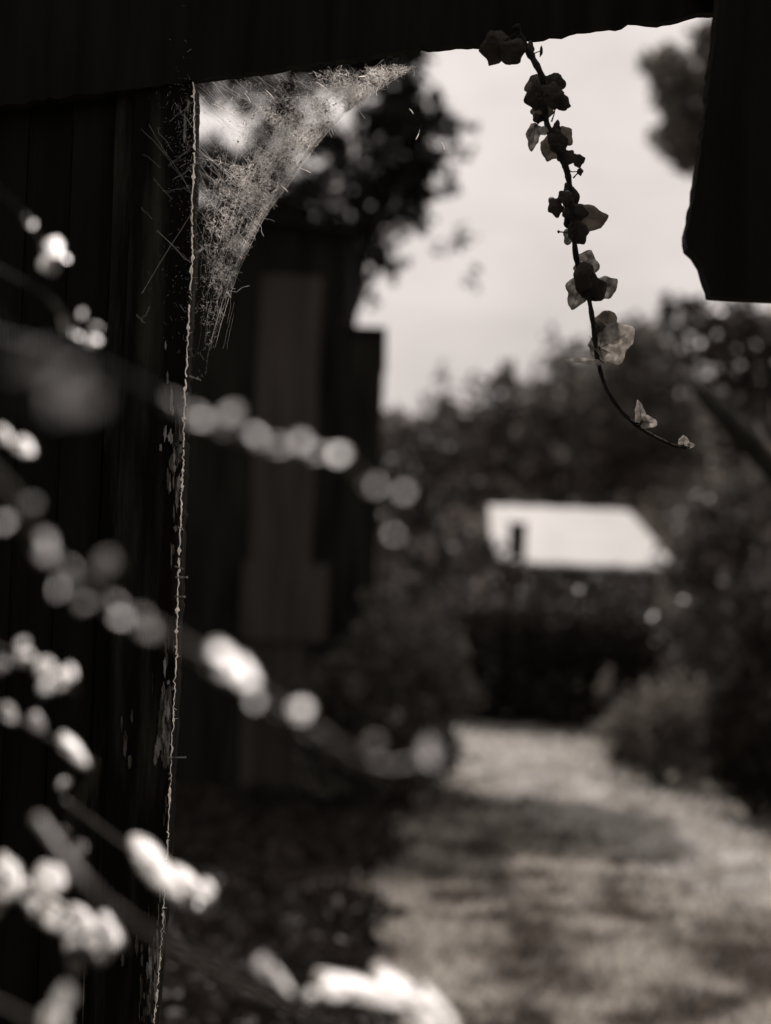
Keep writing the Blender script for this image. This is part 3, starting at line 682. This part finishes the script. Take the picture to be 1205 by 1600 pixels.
    while y < 1600:
        L = RND.uniform(30, 120); pts = []; rad = []; yy = y; drop = False
        while yy < y + L:
            x = polyx(yy) + 1.0 + RND.gauss(0, .9); pts.append(P(x, yy, FD - .002 + RND.uniform(-.0015, .001)))
            k = 1 if yy < 1050 else .6
            rad.append((RND.uniform(.0004, .001) + (RND.uniform(.0006, .0018) if RND.random() < .14 else 0)) * k); yy += RND.uniform(2.5, 6)
        if len(pts) > 2 and not drop: mb.tube(pts, rad, 5)
        y = yy - 2 + (RND.uniform(4, 25) if RND.random() < .12 else 0)
    for i in range(110):
        yy = RND.uniform(130, 1600); x = polyx(yy) + RND.uniform(-3, 3); an = RND.uniform(-1.2, 1.2); L = RND.expovariate(1 / 2.5)
        mb.tube([P(x, yy, FD - .002), P(x + math.cos(an) * L, yy + math.sin(an) * L, FD - .004)], [.00025, .0001], 3)
    mb.build('edge_silk', 'silk', root, kind='stuff', label='knotted white silk running down the doorpost edge')
def polyx(y):
    for (x0, y0), (x1, y1) in zip(EDGE[:-1], EDGE[1:]):
        if y0 <= y <= y1: return x0 + (x1 - x0) * (y - y0) / (y1 - y0)
    return EDGE[-1][0]
cobweb()

# ------------------------------------------------------------------ foreground canes, far out of focus
RND.seed(21)
HALF = (SUND + Vector((0, -1, 0))).normalized()
def glint(j):
    v = Vector((RND.gauss(0, 1), RND.gauss(0, 1), RND.gauss(0, 1))); v = (v - HALF * v.dot(HALF)).normalized()
    return (HALF + v * min(.3, j * 1.5)).normalized()
def cane(label, path, d, rad, leaves, mt='cane', split=None, name='bramble_cane'):
    path = smooth_path([p if len(p) == 3 else (p[0], p[1], d) for p in path], 5)
    root = thing(name, P(*path[0]), label, 'bramble branch', 'bramble canes in front of the gateway')
    n = len(path); rads = [rad * (1 - .5 * i / n) for i in range(n)]
    k0 = 0 if split is None else next(i for i, p in enumerate(path) if p[0] > split)
    if k0:                                                    # one stem: unlit start painted dark, lit rest painted pale
        mb = MB(); mb.tube([P(*p) for p in path[:k0 + 1]], [q * .8 for q in rads[:k0 + 1]], 7); mb.build('stem', 'cane_unlit', root, True)
    mb = MB(); mb.tube([P(*p) for p in path[k0:]], rads[k0:], 7); mb.build('stem', mt, root, True)
    for i, lf in enumerate(leaves):
        px, py, w_, h_, rot, j, mm = lf[:7]; kd = lf[7] if len(lf) > 7 else 'lance'
        k = min(range(n), key=lambda q: (path[q][0] - px) ** 2 + (path[q][1] - py) ** 2); dd = path[k][2]
        if len(lf) > 8: dd = lf[8]
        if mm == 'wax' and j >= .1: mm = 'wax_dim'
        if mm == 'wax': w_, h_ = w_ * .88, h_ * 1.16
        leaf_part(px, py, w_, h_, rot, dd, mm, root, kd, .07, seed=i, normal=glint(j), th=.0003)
        pb = MB(); a = P(*path[k]); b = P(px, py, dd); pb.tube([a, b], [.0007, .0004], 4); pb.build('leaf_stalk', mt, root)
    return root
W_, D_ = 'wax', 'dull'
Z = .60
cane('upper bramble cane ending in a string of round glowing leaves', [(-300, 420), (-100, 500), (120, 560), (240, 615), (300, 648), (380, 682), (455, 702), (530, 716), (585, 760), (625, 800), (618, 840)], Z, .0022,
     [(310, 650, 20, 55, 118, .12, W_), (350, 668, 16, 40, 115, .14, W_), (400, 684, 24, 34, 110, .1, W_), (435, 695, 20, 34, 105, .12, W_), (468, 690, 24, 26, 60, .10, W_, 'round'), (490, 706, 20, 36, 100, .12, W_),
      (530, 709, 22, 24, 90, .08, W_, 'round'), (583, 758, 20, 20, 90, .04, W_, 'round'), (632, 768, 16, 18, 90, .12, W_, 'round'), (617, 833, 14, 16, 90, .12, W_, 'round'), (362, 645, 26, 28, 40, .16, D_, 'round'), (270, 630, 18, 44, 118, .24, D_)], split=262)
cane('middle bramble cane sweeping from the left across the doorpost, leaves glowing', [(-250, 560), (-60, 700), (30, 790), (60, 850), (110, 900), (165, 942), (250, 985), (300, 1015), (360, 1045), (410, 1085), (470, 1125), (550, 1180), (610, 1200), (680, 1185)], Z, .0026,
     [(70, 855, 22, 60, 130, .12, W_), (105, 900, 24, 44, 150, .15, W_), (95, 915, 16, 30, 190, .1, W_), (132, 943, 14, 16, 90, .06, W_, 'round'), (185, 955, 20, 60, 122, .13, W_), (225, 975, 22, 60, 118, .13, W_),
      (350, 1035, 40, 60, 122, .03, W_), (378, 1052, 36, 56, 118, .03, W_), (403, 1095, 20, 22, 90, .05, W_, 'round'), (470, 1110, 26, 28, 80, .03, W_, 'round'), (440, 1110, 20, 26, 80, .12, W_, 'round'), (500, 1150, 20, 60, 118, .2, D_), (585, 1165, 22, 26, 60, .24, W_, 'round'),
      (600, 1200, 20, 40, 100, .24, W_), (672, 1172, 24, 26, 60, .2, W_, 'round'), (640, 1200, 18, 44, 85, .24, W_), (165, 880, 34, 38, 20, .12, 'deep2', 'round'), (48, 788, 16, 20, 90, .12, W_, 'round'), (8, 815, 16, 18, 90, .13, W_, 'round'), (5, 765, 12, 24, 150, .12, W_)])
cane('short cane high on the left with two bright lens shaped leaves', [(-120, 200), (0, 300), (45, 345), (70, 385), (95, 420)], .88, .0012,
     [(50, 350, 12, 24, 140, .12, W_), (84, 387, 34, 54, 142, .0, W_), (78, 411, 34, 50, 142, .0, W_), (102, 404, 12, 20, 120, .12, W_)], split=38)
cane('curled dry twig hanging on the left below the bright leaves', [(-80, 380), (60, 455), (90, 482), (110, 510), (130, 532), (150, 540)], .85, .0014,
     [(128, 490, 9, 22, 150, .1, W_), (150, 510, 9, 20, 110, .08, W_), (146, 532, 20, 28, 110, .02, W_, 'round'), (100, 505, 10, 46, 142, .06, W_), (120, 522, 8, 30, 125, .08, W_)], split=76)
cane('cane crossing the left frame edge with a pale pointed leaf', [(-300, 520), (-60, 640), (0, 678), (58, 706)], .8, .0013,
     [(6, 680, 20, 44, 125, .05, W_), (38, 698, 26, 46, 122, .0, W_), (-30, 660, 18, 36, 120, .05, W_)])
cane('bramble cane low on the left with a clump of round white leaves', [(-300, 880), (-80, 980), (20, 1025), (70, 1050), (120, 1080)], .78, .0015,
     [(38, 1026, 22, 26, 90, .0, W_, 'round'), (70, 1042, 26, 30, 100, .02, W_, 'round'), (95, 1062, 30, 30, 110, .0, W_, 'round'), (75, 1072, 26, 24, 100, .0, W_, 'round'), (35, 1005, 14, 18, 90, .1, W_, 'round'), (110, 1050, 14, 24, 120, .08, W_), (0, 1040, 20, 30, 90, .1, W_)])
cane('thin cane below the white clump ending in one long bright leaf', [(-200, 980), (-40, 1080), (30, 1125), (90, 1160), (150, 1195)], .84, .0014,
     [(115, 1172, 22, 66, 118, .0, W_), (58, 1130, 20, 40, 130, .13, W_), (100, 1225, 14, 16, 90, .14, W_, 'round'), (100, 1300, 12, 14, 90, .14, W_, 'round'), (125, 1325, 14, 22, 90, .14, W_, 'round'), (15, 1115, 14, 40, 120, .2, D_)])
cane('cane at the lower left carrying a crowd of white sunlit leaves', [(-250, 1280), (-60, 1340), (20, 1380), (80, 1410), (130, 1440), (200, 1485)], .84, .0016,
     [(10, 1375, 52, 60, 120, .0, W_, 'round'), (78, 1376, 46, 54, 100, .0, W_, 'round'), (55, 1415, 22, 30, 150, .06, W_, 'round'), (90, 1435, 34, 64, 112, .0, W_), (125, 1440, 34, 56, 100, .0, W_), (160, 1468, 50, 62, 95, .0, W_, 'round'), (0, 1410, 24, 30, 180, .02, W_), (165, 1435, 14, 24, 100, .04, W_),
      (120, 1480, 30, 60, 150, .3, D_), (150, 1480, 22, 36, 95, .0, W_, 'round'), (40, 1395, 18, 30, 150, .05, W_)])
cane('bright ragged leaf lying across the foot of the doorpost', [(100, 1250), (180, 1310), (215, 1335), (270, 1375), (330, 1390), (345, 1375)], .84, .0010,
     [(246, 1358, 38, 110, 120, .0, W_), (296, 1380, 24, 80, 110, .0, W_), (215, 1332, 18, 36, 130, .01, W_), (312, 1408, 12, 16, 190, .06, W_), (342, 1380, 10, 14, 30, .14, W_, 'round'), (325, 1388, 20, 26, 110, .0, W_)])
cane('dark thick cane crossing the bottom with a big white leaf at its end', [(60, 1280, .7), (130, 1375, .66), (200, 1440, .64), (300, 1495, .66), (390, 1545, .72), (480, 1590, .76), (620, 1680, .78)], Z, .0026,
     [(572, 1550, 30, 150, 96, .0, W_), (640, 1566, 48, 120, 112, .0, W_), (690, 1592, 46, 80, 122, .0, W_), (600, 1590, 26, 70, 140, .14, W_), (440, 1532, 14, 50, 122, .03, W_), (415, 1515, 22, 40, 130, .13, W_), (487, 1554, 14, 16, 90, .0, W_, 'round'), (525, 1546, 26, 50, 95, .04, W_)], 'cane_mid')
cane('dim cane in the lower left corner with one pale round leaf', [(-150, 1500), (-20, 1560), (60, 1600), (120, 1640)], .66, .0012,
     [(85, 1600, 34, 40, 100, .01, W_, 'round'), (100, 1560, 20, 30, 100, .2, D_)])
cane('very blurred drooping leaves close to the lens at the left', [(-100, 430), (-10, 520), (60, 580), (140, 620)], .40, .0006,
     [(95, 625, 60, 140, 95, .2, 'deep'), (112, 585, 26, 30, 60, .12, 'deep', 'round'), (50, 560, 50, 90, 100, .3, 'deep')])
